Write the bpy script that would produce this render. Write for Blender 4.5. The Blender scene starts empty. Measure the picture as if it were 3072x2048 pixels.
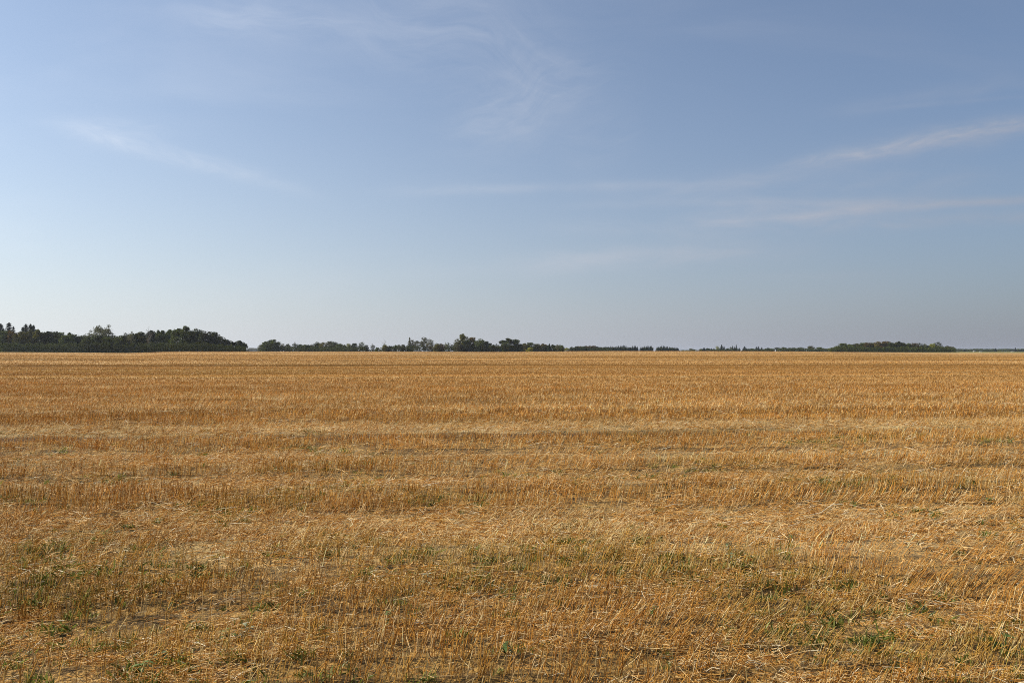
import bpy, math, random
import numpy as np
from mathutils import Vector, Matrix

# ------------------------------------------------------------------ camera, sky, sun, exposure
S = bpy.context.scene
C = S.collection
F = 2409.0            # focal length in photograph pixels (3072 wide)
HZ = 1050.0           # eye level row in the photograph
CAMZ = 1.72
cd = bpy.data.cameras.new('camera'); cam = bpy.data.objects.new('camera', cd); C.objects.link(cam)
cd.sensor_width = 36.0; cd.lens = 36.0 * F / 3072.0
cd.clip_start = 0.1; cd.clip_end = 30000
cam.location = (0, 0, CAMZ)
cam.rotation_euler = (math.radians(90) + math.atan((HZ - 1024) / F), 0, 0)
S.camera = cam

HAZE_D = 0.00007       # haze density per metre
SUN_AZ = math.radians(-80)     # left of the view direction (+Y)
SUN_EL = math.radians(39)
sl = bpy.data.lights.new('sun', 'SUN'); so = bpy.data.objects.new('sun', sl); C.objects.link(so)
sl.energy = 5.0; sl.angle = math.radians(0.5); sl.color = (1.0, 0.93, 0.82)
sd = Vector((math.sin(SUN_AZ) * math.cos(SUN_EL), math.cos(SUN_AZ) * math.cos(SUN_EL), math.sin(SUN_EL)))
so.rotation_euler = sd.to_track_quat('Z', 'Y').to_euler()

S.view_settings.view_transform = 'Standard'; S.view_settings.look = 'None'
S.view_settings.exposure = 0.33; S.view_settings.gamma = 1.0; S.view_settings.use_curve_mapping = False
S.render.engine = 'CYCLES'
S.cycles.use_denoising = False
S.cycles.max_bounces = 6; S.cycles.diffuse_bounces = 3; S.cycles.transmission_bounces = 3
S.cycles.volume_bounces = 0
S.cycles.filter_width = 1.05
S.cycles.sample_clamp_indirect = 4
S.cycles.use_adaptive_sampling = False

w = bpy.data.worlds.new("World"); S.world = w; w.use_nodes = True
NT = w.node_tree; NT.nodes.clear()


class G:
    """tiny node-expression helper"""
    def __init__(s, nt): s.nt = nt; s.L = nt.links
    def n(s, t): return s.nt.nodes.new(t)
    def put(s, sock, v):
        if isinstance(v, (int, float)): sock.default_value = v
        elif isinstance(v, (tuple, list)):
            sock.default_value = tuple(v) if len(v) == len(sock.default_value) else tuple(v) + (1.0,)
        else: s.L.new(v, sock)
    def m(s, op, a, b=0.0, c=0.0, clamp=False):
        k = s.n('ShaderNodeMath'); k.operation = op; k.use_clamp = clamp
        for i, v in enumerate((a, b, c)): s.put(k.inputs[i], v)
        return k.outputs[0]
    def mix(s, f, a, b, bt='MIX'):
        k = s.n('ShaderNodeMix'); k.data_type = 'RGBA'; k.blend_type = bt; k.clamp_factor = True
        s.put(k.inputs[0], f); s.put(k.inputs[6], a); s.put(k.inputs[7], b)
        return k.outputs[2]
    def noise(s, vec, scale, det=4, rough=0.55, dist=0.0):
        k = s.n('ShaderNodeTexNoise'); k.noise_dimensions = '3D'
        s.put(k.inputs['Vector'], vec); s.put(k.inputs['Scale'], scale); s.put(k.inputs['Detail'], det)
        s.put(k.inputs['Roughness'], rough); s.put(k.inputs['Distortion'], dist)
        return k.outputs['Fac']
    def xyz(s, x, y, z):
        k = s.n('ShaderNodeCombineXYZ')
        for i, v in enumerate((x, y, z)): s.put(k.inputs[i], v)
        return k.outputs[0]
    def sep(s, v):
        k = s.n('ShaderNodeSeparateXYZ'); s.put(k.inputs[0], v); return k.outputs
    def ss(s, v, a, b):
        k = s.n('ShaderNodeMapRange'); k.interpolation_type = 'SMOOTHSTEP'
        s.put(k.inputs[0], v); s.put(k.inputs[1], a); s.put(k.inputs[2], b)
        return k.outputs[0]


g = G(NT)
tc = g.n('ShaderNodeTexCoord'); d = g.sep(tc.outputs['Generated'])
zc = g.m('MAXIMUM', d[2], 0.004)
sky = g.n('ShaderNodeTexSky'); sky.sky_type = 'NISHITA'; sky.sun_disc = False
sky.sun_elevation = SUN_EL; sky.sun_rotation = SUN_AZ
sky.altitude = 600; sky.air_density = 1.0; sky.dust_density = 1.3; sky.ozone_density = 1.5
g.L.new(g.xyz(d[0], d[1], zc), sky.inputs['Vector'])
HAZE_K, HAZE_B, HAZE_C0, HAZE_C1 = 1.26, 3.9, (1.04, 1.10, 1.25), (1.0, 1.03, 1.05)
HAZE_H, HAZE_F, HAZE_0 = .170, .86, .14
SKY_T = (.69, .93, 1.12)
# cirrus: thin ice clouds, laid out by direction of the sky (x/y , z/y)
yy = g.m('MAXIMUM', d[1], 0.12)
gx = g.m('DIVIDE', d[0], yy); gz = g.m('DIVIDE', zc, yy)
front = g.ss(d[1], 0.1, 0.35)


def streak(ax, ay, bx, by, wid, amp, nsc, up=1.0):
    ax, bx = (ax - 1176) / 1844.5, (bx - 1176) / 1844.5
    ay, by = (804 - ay) / 1844.5, (804 - by) / 1844.5
    wid /= 1844.5
    L = math.hypot(bx - ax, by - ay); tx, ty = (bx - ax) / L, (by - ay) / L
    px = g.m('SUBTRACT', gx, ax); pz = g.m('SUBTRACT', gz, ay)
    t = g.m('ADD', g.m('MULTIPLY', px, tx), g.m('MULTIPLY', pz, ty))
    s = g.m('SUBTRACT', g.m('MULTIPLY', pz, tx), g.m('MULTIPLY', px, ty))
    wob = g.noise(g.xyz(t, ax * 7.3, ay * 5.1), 7.0, 2)
    s = g.m('ADD', s, g.m('MULTIPLY', g.m('SUBTRACT', wob, 0.5), wid * 2.2))
    e = g.m('DIVIDE', s, wid)
    e = g.m('POWER', 2.718, g.m('MULTIPLY', g.m('MULTIPLY', e, e), -1.0))
    tt = g.m('DIVIDE', t, L)
    ends = g.m('MULTIPLY', g.ss(tt, -0.15, 0.3), g.m('SUBTRACT', 1.0, g.ss(tt, 0.65, 1.2)))
    nz = g.noise(g.xyz(g.m('MULTIPLY', t, 1.0), g.m('MULTIPLY', s, 4.0), ax + 3 * ay), nsc, 5, 0.62, 0.6)
    nz = g.ss(nz, 0.18, 0.85)
    return g.m('MULTIPLY', g.m('MULTIPLY', e, ends), g.m('MULTIPLY', nz, amp))


cl = 0.0
for a in [(110, 282, 700, 432, 19, .24, 14), (150, 292, 420, 348, 34, .16, 12),
          (1760, 395, 2800, 195, 17, .62, 22), (2000, 350, 2800, 215, 30, .35, 14), (1850, 372, 2420, 290, 30, .17, 11), (1880, 262, 2420, 178, 22, .15, 8), (2000, 252, 2400, 215, 6, .14, 8),
          (880, 440, 1650, 425, 12, .24, 7), (1350, 452, 2000, 385, 26, .20, 9), (1300, 470, 2420, 462, 10, .22, 7),
          (1700, 505, 2700, 435, 11, .60, 9), (1560, 508, 2060, 488, 26, .60, 12), (1150, 605, 1850, 575, 26, .40, 9), (1500, 450, 2420, 400, 34, .22, 10), (1250, 520, 1800, 560, 22, .20, 8), (1900, 525, 2700, 470, 18, .45, 8), (1650, 468, 2300, 452, 14, .28, 7), (700, 640, 1500, 610, 20, .12, 5),
          (820, 20, 1420, 210, 110, .15, 12), (1040, 290, 1360, 165, 90, .17, 16), (1000, 320, 1280, 235, 38, .10, 14), (400, 20, 900, 70, 45, .18, 10),
          (1280, 330, 1470, 300, 70, .12, 8), (1680, 640, 2040, 632, 10, .13, 6)]:
    cl = g.m('ADD', cl, streak(*a))
wide = g.noise(g.xyz(g.m('MULTIPLY', gx, 1.0), g.m('MULTIPLY', gz, 3.2), 4.7), 2.3, 5, 0.55, 0.4)
cl = g.m('ADD', cl, g.m('MULTIPLY', g.ss(wide, 0.45, 0.8), 0.10))
cl = g.m('MULTIPLY', cl, front, clamp=True)
# low haze of the whole sky: thick towards the horizon, brighter on the sun's side
nd = g.n('ShaderNodeVectorMath'); nd.operation = 'DOT_PRODUCT'
g.L.new(tc.outputs['Generated'], nd.inputs[0]); nd.inputs[1].default_value = tuple(sd)
cs = nd.outputs['Value']
hb = g.m('MULTIPLY', g.m('POWER', 2.718, g.m('MULTIPLY', cs, HAZE_K)), HAZE_B)
hz_c = g.mix(g.ss(cs, -.35, .65), HAZE_C0, HAZE_C1)
hz_c = g.mix(1.0, hz_c, g.xyz(hb, hb, hb), 'MULTIPLY')
hf = g.m('MULTIPLY', g.m('POWER', 2.718, g.m('DIVIDE', zc, -HAZE_H)), HAZE_F)
hf = g.m('ADD', hf, HAZE_0, clamp=True)
skyb = g.mix(1.0, sky.outputs[0], SKY_T, 'MULTIPLY')
skyh = g.mix(hf, skyb, hz_c)
cb = g.mix(1.0, hz_c, (1.17, 1.15, 1.17), 'MULTIPLY')
skyc = g.mix(cl, skyh, cb)
bg = g.n('ShaderNodeBackground'); bg.inputs['Strength'].default_value = 0.083
g.L.new(skyc, bg.inputs['Color'])
wo = g.n('ShaderNodeOutputWorld'); g.L.new(bg.outputs[0], wo.inputs['Surface'])

# ------------------------------------------------------------------ helpers
R = np.random.default_rng(7)
random.seed(5)


def smooth(a, b, x):
    t = np.clip((x - a) / (b - a), 0, 1); return t * t * (3 - 2 * t)


_T = np.random.default_rng(99).random((256, 256))


def vn(x, y):
    x = np.asarray(x, float); y = np.asarray(y, float)
    xi = np.floor(x).astype(int); yi = np.floor(y).astype(int); fx = x - xi; fy = y - yi
    fx = fx * fx * (3 - 2 * fx); fy = fy * fy * (3 - 2 * fy)
    a = _T[xi & 255, yi & 255]; b = _T[(xi + 1) & 255, yi & 255]; c = _T[xi & 255, (yi + 1) & 255]; e = _T[(xi + 1) & 255, (yi + 1) & 255]
    return (a * (1 - fx) + b * fx) * (1 - fy) + (c * (1 - fx) + e * fx) * fy


def fbm(x, y, o=3):
    s = 0; a = 1; t = 0
    for k in range(o):
        s = s + a * vn(x * 2 ** k + 17.3 * k, y * 2 ** k + 5.1 * k); t += a; a *= 0.5
    return s / t


def mk(name, V, Fc, mat, parent=None, col=None, nper=None, kind=None, smooth_=False):
    """V (n,3), Fc (m,k) faces of equal size, col (n,3) per vertex colour"""
    V = np.asarray(V, np.float32); me = bpy.data.meshes.new(name)
    if isinstance(Fc, np.ndarray): Fc = [Fc]
    nl = sum(f.size for f in Fc); nf = sum(len(f) for f in Fc)
    me.vertices.add(len(V)); me.vertices.foreach_set('co', V.ravel())
    me.loops.add(nl); me.loops.foreach_set('vertex_index', np.concatenate([f.ravel() for f in Fc]).astype(np.int32))
    me.polygons.add(nf)
    st = []; o = 0
    for f in Fc:
        st.append(o + np.arange(len(f)) * f.shape[1]); o += f.size
    me.polygons.foreach_set('loop_start', np.concatenate(st).astype(np.int32))
    me.update(calc_edges=True)
    if smooth_: me.polygons.foreach_set('use_smooth', np.ones(nf, bool))
    if col is not None:
        at = me.attributes.new('tint', 'FLOAT_COLOR', 'POINT')
        at.data.foreach_set('color', (col if col.shape[1] == 4 else np.concatenate([col, np.ones((len(col), 1))], 1)).astype(np.float32).ravel())
    me.materials.append(mat)
    ob = bpy.data.objects.new(name, me); C.objects.link(ob)
    if parent: ob.parent = parent
    if kind: ob['kind'] = kind
    return ob


def tubes(P, r, sides=3, cap=False):
    """P (N,K,3) poly-lines, r (N,K) radii -> verts, quad faces"""
    N, K, _ = P.shape
    T = P[:, -1] - P[:, 0]; T /= np.linalg.norm(T, axis=1)[:, None] + 1e-9
    up = np.where(np.abs(T[:, 2:3]) > .8, np.array([[1., 0, 0]]), np.array([[0, 0, 1.]]))
    A = np.cross(T, up); A /= np.linalg.norm(A, axis=1)[:, None] + 1e-9
    B = np.cross(T, A)
    ph = R.random(N) * 6.28
    V = np.empty((N, K, sides, 3))
    for k in range(sides):
        an = ph + 2 * math.pi * k / sides
        o = A * np.cos(an)[:, None] + B * np.sin(an)[:, None]
        V[:, :, k] = P + o[:, None, :] * r[:, :, None]
    base = (np.arange(N) * K * sides)[:, None]
    fs = []
    for j in range(K - 1):
        for k in range(sides):
            k2 = (k + 1) % sides
            fs.append(np.concatenate([base + j * sides + k, base + j * sides + k2, base + (j + 1) * sides + k2, base + (j + 1) * sides + k], 1))
    return V.reshape(-1, 3), np.concatenate(fs, 0)


def newmat(name):
    m = bpy.data.materials.new(name); m.use_nodes = True
    nt = m.node_tree; nt.nodes.clear(); q = G(nt)
    o = q.n('ShaderNodeOutputMaterial')
    return m, q, o


# ------------------------------------------------------------------ terrain
EX = [-900, 0, 170, 380, 440, 500, 560, 745, 1140, 1480, 1650, 1880, 2220, 2400, 2620, 2860, 3072, 3900]
EY = [1056.6, 1056.8, 1058.2, 1060.2, 1057.8, 1055.2, 1054.2, 1054.3, 1054.3, 1055.2, 1053.6, 1052.7, 1053.1, 1053.8, 1057.2, 1060, 1059.5, 1059]
DX = [-900, 300, 745, 900, 1500, 1900, 2400, 2600, 3900]
DD = [410, 425, 440, 620, 690, 850, 850, 800, 800]
TH = math.radians(4.0)
RS = 0.28    # seed row spacing


def uv(x, y): return x * math.cos(TH) + y * math.sin(TH), y * math.cos(TH) - x * math.sin(TH)


def gz_(x, y, micro=True):
    x = np.asarray(x, float); y = np.asarray(y, float)
    dd = np.hypot(x, y) + 1e-6
    yy_ = np.maximum(y, dd * 0.35)
    px = np.clip(1536 + F * x / yy_, -900, 3900)
    px = np.where(y > 0, px, np.where(x > 0, 3900, -900))
    ey = np.interp(px, EX, EY); D = np.interp(px, DX, DD)
    ze = CAMZ - (ey - HZ) / F * D
    w_ = smooth(60, 1, dd * 0 + dd) if False else smooth(0, 1, (dd - 50) / (D - 50))
    z = ze * w_
    far = CAMZ - dd * 4.3 / F
    k = smooth(0, 1, (dd - D - 5) / 170)
    z = np.where(dd > D, ze * (1 - k) + far * k, z)
    z = z + smooth(25, 90, dd) * (1 - smooth(250, 350, dd)) * 0.10 * (fbm(x / 40, y / 25) - .5) * 2
    if micro:
        u, v = uv(x, y)
        f = 1 - smooth(35, 60, dd)
        z = z + f * (0.018 * np.cos(2 * math.pi * v / RS) + 0.05 * (fbm(u * 1.1, v * 3.0) - .5) + 0.05 * (fbm(x * .4, y * .6) - .5))
        z = z - f * 0.06 * bands(u, v)[2]
    return z


# distance tables across the swaths:   v, flattened, pale straw, bare track, stalk density
BT = np.array([
    (0, .15, .1, 0, 1), (6.4, .15, .12, 0, 1), (7.0, .35, .5, 0, .9), (7.6, .75, .9, 0, .7), (8.3, .6, .75, 0, .8), (8.8, .1, .1, 0, 1.1), (10.1, .1, .12, 0, 1.1),
    (10.5, .75, .85, .25, .45), (11.0, .7, .8, .3, .4), (11.2, .4, .3, .6, .5), (11.4, .15, .15, 0, 1), (12.3, .15, .15, 0, 1), (12.5, .5, .2, .75, .3), (12.8, .8, .8, .3, .35), (13.5, .7, .6, .2, .5), (13.8, .5, .2, .7, .3), (14.1, .15, .12, 0, 1),
    (15.8, .15, .15, 0, 1), (16.05, .8, .1, 1.1, .08), (16.8, .8, .1, 1.1, .08), (17.1, .6, .75, .15, .6), (18.9, .45, .7, .05, .7), (19.4, .1, .0, 0, 1.1), (22.6, .1, .0, 0, 1.1),
    (23.5, .4, .6, 0, 1), (25.5, .2, .4, 0, 1), (27.5, .2, .12, 0, 1), (29, .4, .6, 0, 1), (30.5, .2, .2, 0, 1), (37, .15, .15, 0, 1), (38.5, .4, .55, 0, 1), (41, .2, .15, 0, 1), (49, .2, .12, 0, 1),
    (51, .4, .5, 0, 1), (54, .1, .0, 0, 1), (66, .1, .05, 0, 1), (69, .4, .35, 0, 1), (73, .1, 0, 0, 1), (90, .1, .1, 0, 1), (2000, .1, .1, 0, 1)], float)


def bands(u, v):
    s = np.clip(v / 14, .3, 3)
    vw = v + (fbm(u * .5, v * .4) - .5) * 0.32 * s + (fbm(u * .05, 3.3 + v * .03) - .5) * 1.0 * s
    fl, pa, ba, de = (np.interp(vw, BT[:, 0], BT[:, i]) for i in range(1, 5))
    ba = ba * smooth(.32, .46, fbm(u * .22 + 3, v * .2)) * 1.15
    pa = np.clip(pa * (0.55 + .9 * fbm(u * .2 + 9, v * 1.2)), 0, 1)
    st = fbm(u / 45 + 2, v / 3.2 + 1)           # long streaks along the swaths, far away
    pa = np.clip(pa + smooth(30, 70, v) * (smooth(.50, .72, st) * .55 - .05), 0, 1)
    return fl, pa, np.clip(ba, 0, 1), de


def greenness(u, v):
    n = fbm(u / 1.1 + 40, v / .9 + 11)
    n2 = fbm(u / 3 + 4, v / 2 + 1)
    near = smooth(.46, .68, n * .55 + n2 * .45 + .05 * smooth(-1, 3, u) * (1 - smooth(6, 9, v))) * (1 - .6 * smooth(6.5, 8, v)) * (1 - smooth(9.5, 13, v))
    farl = smooth(.36, .60, fbm(u / 14, v / 4)) * smooth(42, 50, v) * (1 - smooth(66, 80, v)) * (1 - smooth(-22, 6, u)) * .9
    farl2 = smooth(.45, .62, fbm(u / 60 + 5, v / 14)) * smooth(110, 170, v) * .45
    mid = smooth(.64, .72, n) * .35 * (1 - smooth(26, 36, v))
    return np.clip(near + farl + farl2 + mid, 0, 1)


def tone(u, v):
    f = smooth(18, 60, v)
    big = (fbm(u / 80 + 3, v / 13 + 8) - .5) * .75
    line = (fbm(u / 130 + 6, v / 2.2) - .5) * .75
    nearp = ((fbm(u / 4, v / .8 + 30) - .5) * .6 + (fbm(u / 1.2, v / .5) - .5) * .3) * (1 - f)
    return np.clip(1 + f * (big + line) + nearp, .6, 1.4)


mg, q, out = newmat('soil_and_chaff')
at = q.n('ShaderNodeAttribute'); at.attribute_name = 'tint'
sp = q.sep(at.outputs['Color'])        # r: pale straw share, g: bare soil share, b: region (0 field .. 1 pasture)
tcg = q.n('ShaderNodeTexCoord'); OBJ = tcg.outputs['Object']
mp = q.n('ShaderNodeMapping'); q.L.new(OBJ, mp.inputs[0]); mp.inputs['Rotation'].default_value = (0, 0, -TH); mp.inputs['Scale'].default_value = (0.05, 1, 1)
n_f = q.noise(OBJ, 28, 5, .7); n_m = q.noise(OBJ, 3.0, 4); n_str = q.noise(mp.outputs[0], 0.8, 6, .65)
mp2 = q.n('ShaderNodeMapping'); q.L.new(OBJ, mp2.inputs[0]); mp2.inputs['Rotation'].default_value = (0, 0, -TH); mp2.inputs['Scale'].default_value = (0.12, 1, 1)
n_st2 = q.noise(mp2.outputs[0], 4.0, 6, .7)
n_c = q.noise(OBJ, 75, 4, .75)
chaff = q.mix(q.ss(q.m('ADD', q.m('MULTIPLY', n_f, .5), q.m('MULTIPLY', n_c, .5)), .42, .58), (.10, .048, .010), (.58, .33, .085))
soil = q.mix(n_m, (.065, .034, .012), (.14, .075, .026))
geo = q.n('ShaderNodeNewGeometry')
ln = q.n('ShaderNodeVectorMath'); ln.operation = 'LENGTH'; q.L.new(OBJ, ln.inputs[0]); dist = ln.outputs['Value']
cover = q.ss(q.m('ADD', q.m('MULTIPLY', n_m, .5), q.m('MULTIPLY', n_f, .5)), .40, .56)
near_c = q.mix(cover, soil, chaff)
far_c = q.mix(q.ss(n_str, .33, .68), (.34, .165, .040), (.50, .285, .088))
far_c = q.mix(q.m('MULTIPLY', q.ss(n_st2, .45, .75), .35), far_c, (.60, .40, .17))
fcol = q.mix(q.ss(dist, 18, 55), near_c, far_c)
fcol = q.mix(q.m('MULTIPLY', sp[0], .75), fcol, (.72, .52, .23))
tn = at.outputs['Alpha']
fcol = q.mix(1.0, fcol, q.xyz(tn, tn, q.m('POWER', tn, 1.25)), 'MULTIPLY')
fcol = q.mix(sp[1], fcol, soil)
past = q.mix(q.ss(q.noise(OBJ, .004, 4), .4, .6), (.10, .13, .035), (.30, .24, .09))
fcol = q.mix(sp[2], fcol, past)
bs = q.n('ShaderNodeBsdfPrincipled'); q.L.new(fcol, bs.inputs['Base Color']); bs.inputs['Roughness'].default_value = .9
bs.inputs['Specular IOR Level'].default_value = .2
bp = q.n('ShaderNodeBump'); bp.inputs['Strength'].default_value = 1.0; bp.inputs['Distance'].default_value = .05
q.L.new(n_f, bp.inputs['Height']); q.L.new(bp.outputs[0], bs.inputs['Normal']); q.L.new(bs.outputs[0], out.inputs[0])

rr = np.concatenate([[0.0], np.linspace(.6, 2.6, 12), np.geomspace(2.8, 60, 430), np.geomspace(61.5, 420, 120), np.linspace(424, 1100, 140), np.geomspace(1120, 9000, 50)])
fa = np.radians(np.linspace(-44, 44, 430)); ba_ = np.radians(np.linspace(46, 314, 60)); aa = np.concatenate([fa, ba_])
RR, AA = np.meshgrid(rr, aa, indexing='ij'); X = RR * np.sin(AA); Y = RR * np.cos(AA)
Z = gz_(X, Y); u, v = uv(X, Y); fl, pa, ba, de = bands(u, v)
dd = RR; px = np.clip(1536 + F * X / np.maximum(Y, RR * .35 + 1e-6), -900, 3900); D = np.interp(px, DX, DD)
pas = smooth(0, 1, (dd - D - 40) / 60)
near = smooth(2000, 1, dd)
edge = smooth(0, 1, (dd - D + 60) / 45) * (1 - pas)
colr = np.stack([np.maximum(pa * (1 - pas), edge * .08), ba * (1 - pas) * (dd < 90), pas, tone(u, v)], -1).reshape(-1, 4)
nr, na = RR.shape
idx = np.arange(nr * na).reshape(nr, na); nxt = np.roll(idx, -1, axis=1)
quads = np.stack([idx[:-1], nxt[:-1], nxt[1:], idx[1:]], -1).reshape(-1, 4)[:, ::-1]
ground = mk('ground', np.stack([X, Y, Z], -1).reshape(-1, 3), quads, mg, col=colr, kind='structure', smooth_=True)
ground['label'] = 'harvested grain field of brown soil and chaff with swath bands'

# ------------------------------------------------------------------ straw materials
ms, q, out = newmat('straw')
at = q.n('ShaderNodeAttribute'); at.attribute_name = 'tint'
bs = q.n('ShaderNodeBsdfPrincipled'); q.L.new(at.outputs['Color'], bs.inputs['Base Color'])
bs.inputs['Roughness'].default_value = .5; bs.inputs['Specular IOR Level'].default_value = .05
tr = q.n('ShaderNodeBsdfTranslucent'); q.L.new(at.outputs['Color'], tr.inputs[0])
mx = q.n('ShaderNodeMixShader'); mx.inputs[0].default_value = .08
q.L.new(bs.outputs[0], mx.inputs[1]); q.L.new(tr.outputs[0], mx.inputs[2]); q.L.new(mx.outputs[0], out.inputs[0])
mw, q, out = newmat('green_leaf')
at = q.n('ShaderNodeAttribute'); at.attribute_name = 'tint'
bs = q.n('ShaderNodeBsdfPrincipled'); q.L.new(at.outputs['Color'], bs.inputs['Base Color']); bs.inputs['Roughness'].default_value = .5
tr = q.n('ShaderNodeBsdfTranslucent'); q.L.new(at.outputs['Color'], tr.inputs[0])
mx = q.n('ShaderNodeMixShader'); mx.inputs[0].default_value = .3
q.L.new(bs.outputs[0], mx.inputs[1]); q.L.new(tr.outputs[0], mx.inputs[2]); q.L.new(mx.outputs[0], out.inputs[0])

BROWN = np.array([.38, .15, .026]); GOLD = np.array([.64, .335, .075]); PALE = np.array([.86, .65, .33]); GREY = np.array([.42, .29, .11])
TAN = np.array([.46, .27, .11])


def field_points(d0, d1, dens, rows=True, hw=0.72, side=1.2):
    """random points of the field between two distances (world x,y)"""
    area = hw * (d1 * d1 - d0 * d0) + 2 * side * (d1 - d0)
    n = int(area * dens * 1.02)
    y = np.sqrt(R.random(n) * (d1 * d1 - d0 * d0) + d0 * d0)
    x = (R.random(n) * 2 - 1) * (hw * y + side)
    if rows:
        u, v = uv(x, y)
        k = np.round(v / RS)
        jit = R.normal(0, .024, n) + (vn(u * .9, k * 3.7) - .5) * .05
        v = k * RS + jit
        x = u * math.cos(TH) - v * math.sin(TH); y = v * math.cos(TH) + u * math.sin(TH)
    return x, y


def stalk_cols(n, pa, u, v):
    t = R.random(n)[:, None]
    c = BROWN * (1 - t) + GOLD * t
    k = (R.random(n) < .16 + .55 * pa)[:, None]
    c = np.where(k, TAN * (1 - t) + PALE * t, c)
    k = (R.random(n) < .10)[:, None]; c = np.where(k, GREY, c)
    patch = (fbm(u / 4, v / .9) - .5)[:, None] * .6
    c = c * (1 + patch)
    gr = greenness(u, v) * (.55 + .45 * smooth(40, 45, v))
    c = c * (1 - gr[:, None] * .5) + np.array([.26, .27, .055]) * gr[:, None] * .5
    tn = tone(u, v)[:, None]; c = c * tn * np.array([1, 1, .9]) ** (1 - tn)
    return np.clip(c * (0.8 + .4 * R.random(n)[:, None]), .01, .85)


allV = []; allF = []; allC = []; off = 0


def stubble(d0, d1, dens, rad, sides, segs, hscale=1.0, rowed=True):
    global off
    x, y = field_points(d0, d1, dens, rowed)
    u, v = uv(x, y); fl, pa, ba, de = bands(u, v)
    clump = (.10 + 1.4 * smooth(.30, .6, fbm(u * 1.3, v * 3.2 + 7))) * (.45 + .75 * smooth(.3, .5, fbm(u * .35 + 3, v * 1.8)))
    if d0 > 30: clump = .75 + .4 * clump
    keep = R.random(len(x)) < np.clip(de * (1 - .93 * ba) * clump / 1.5, 0, 1)
    x, y, u, v, fl, pa, ba = (a[keep] for a in (x, y, u, v, fl, pa, ba)); n = len(x)
    right = smooth(-2, 3.5, u) * (1 - smooth(9, 22, v)) + .5 * smooth(14, 24, v)
    h = (.125 + .05 * R.random(n) + .05 * (fbm(u * .8, v * .8) - .5)) * hscale * (1 - .25 * fl)
    # lean: mostly upright, bent over to the right where the header dragged it, flat in the swath tracks
    lx = R.normal(0, .13, n) + right * (.12 + .5 * smooth(.4, .7, fbm(u / 1.3, v / .8))) + fl * (.9 + R.normal(0, .8, n))
    ly = R.normal(0, .13, n) + fl * R.normal(.1, .7, n)
    odd = R.random(n) < .08
    lx = np.where(odd, lx + R.normal(0, .7, n), lx); ly = np.where(odd, ly + R.normal(0, .7, n), ly)
    nn = np.sqrt(1 + lx * lx + ly * ly); L = h * (1 + .25 * fl)
    z = gz_(x, y) - .008
    dx, dy, dz = L * lx / nn, L * ly / nn, L / nn
    P = np.empty((n, segs + 1, 3))
    for k in range(segs + 1):
        f = k / segs; b = f * f if segs > 1 else f
        P[:, k, 0] = x + dx * (f * .5 + b * .5); P[:, k, 1] = y + dy * (f * .5 + b * .5); P[:, k, 2] = z + dz * f
    r = rad * (.7 + .6 * R.random(n))
    rk = np.repeat(r[:, None], segs + 1, 1)
    V, Fq = tubes(P, rk, sides) if sides > 2 else (None, None)
    if sides == 2:      # slim blade crossing the wind, two corners at the foot and two at the cut
        an = R.normal(0, .6, n); ox = np.cos(an) * r; oy = np.sin(an) * r
        V = np.empty((n, 4, 3)); V[:, 0] = P[:, 0]; V[:, 1] = P[:, 0]; V[:, 2] = P[:, -1]; V[:, 3] = P[:, -1]
        V[:, 0, 0] -= ox; V[:, 0, 1] -= oy; V[:, 1, 0] += ox; V[:, 1, 1] += oy
        V[:, 2, 0] += ox; V[:, 2, 1] += oy; V[:, 3, 0] -= ox; V[:, 3, 1] -= oy
        V = V.reshape(-1, 3); Fq = np.arange(4 * n).reshape(n, 4)
    c = stalk_cols(n, pa, u, v)
    if d0 > 30: kf = .6 if d0 < 42 else .35; c = (c * kf + np.array([.48, .275, .085]) * tone(u, v)[:, None] * (1 - kf)) * .86
    cv = np.repeat(c, len(V) // n, 0)
    allV.append(V); allF.append(Fq + off); allC.append(cv); off += len(V)


stubble(2.2, 9, 500, .0019, 3, 2, .92)
stubble(9, 20, 330, .0027, 3, 1, .95)
stubble(20, 42, 240, .0042, 2, 1, .75)
stubble(42, 95, 70, .0085, 2, 1, .55)
stubble(95, 240, 8, .024, 2, 1, .5, False)
stubble(240, 400, 1.2, .045, 2, 1, .5, False)
stubble(400, 845, .26, .10, 2, 1, .6, False)
ob = mk('stubble', np.concatenate(allV), np.concatenate(allF), ms, col=np.concatenate(allC), kind='stuff')
ob['label'] = 'golden brown cut grain stubble standing in rows across the field'; ob['category'] = 'stubble'
print('stubble faces', len(ob.data.polygons))

# loose straw lying on and between the stalks
allV = []; allF = []; allC = []; off = 0


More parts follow.
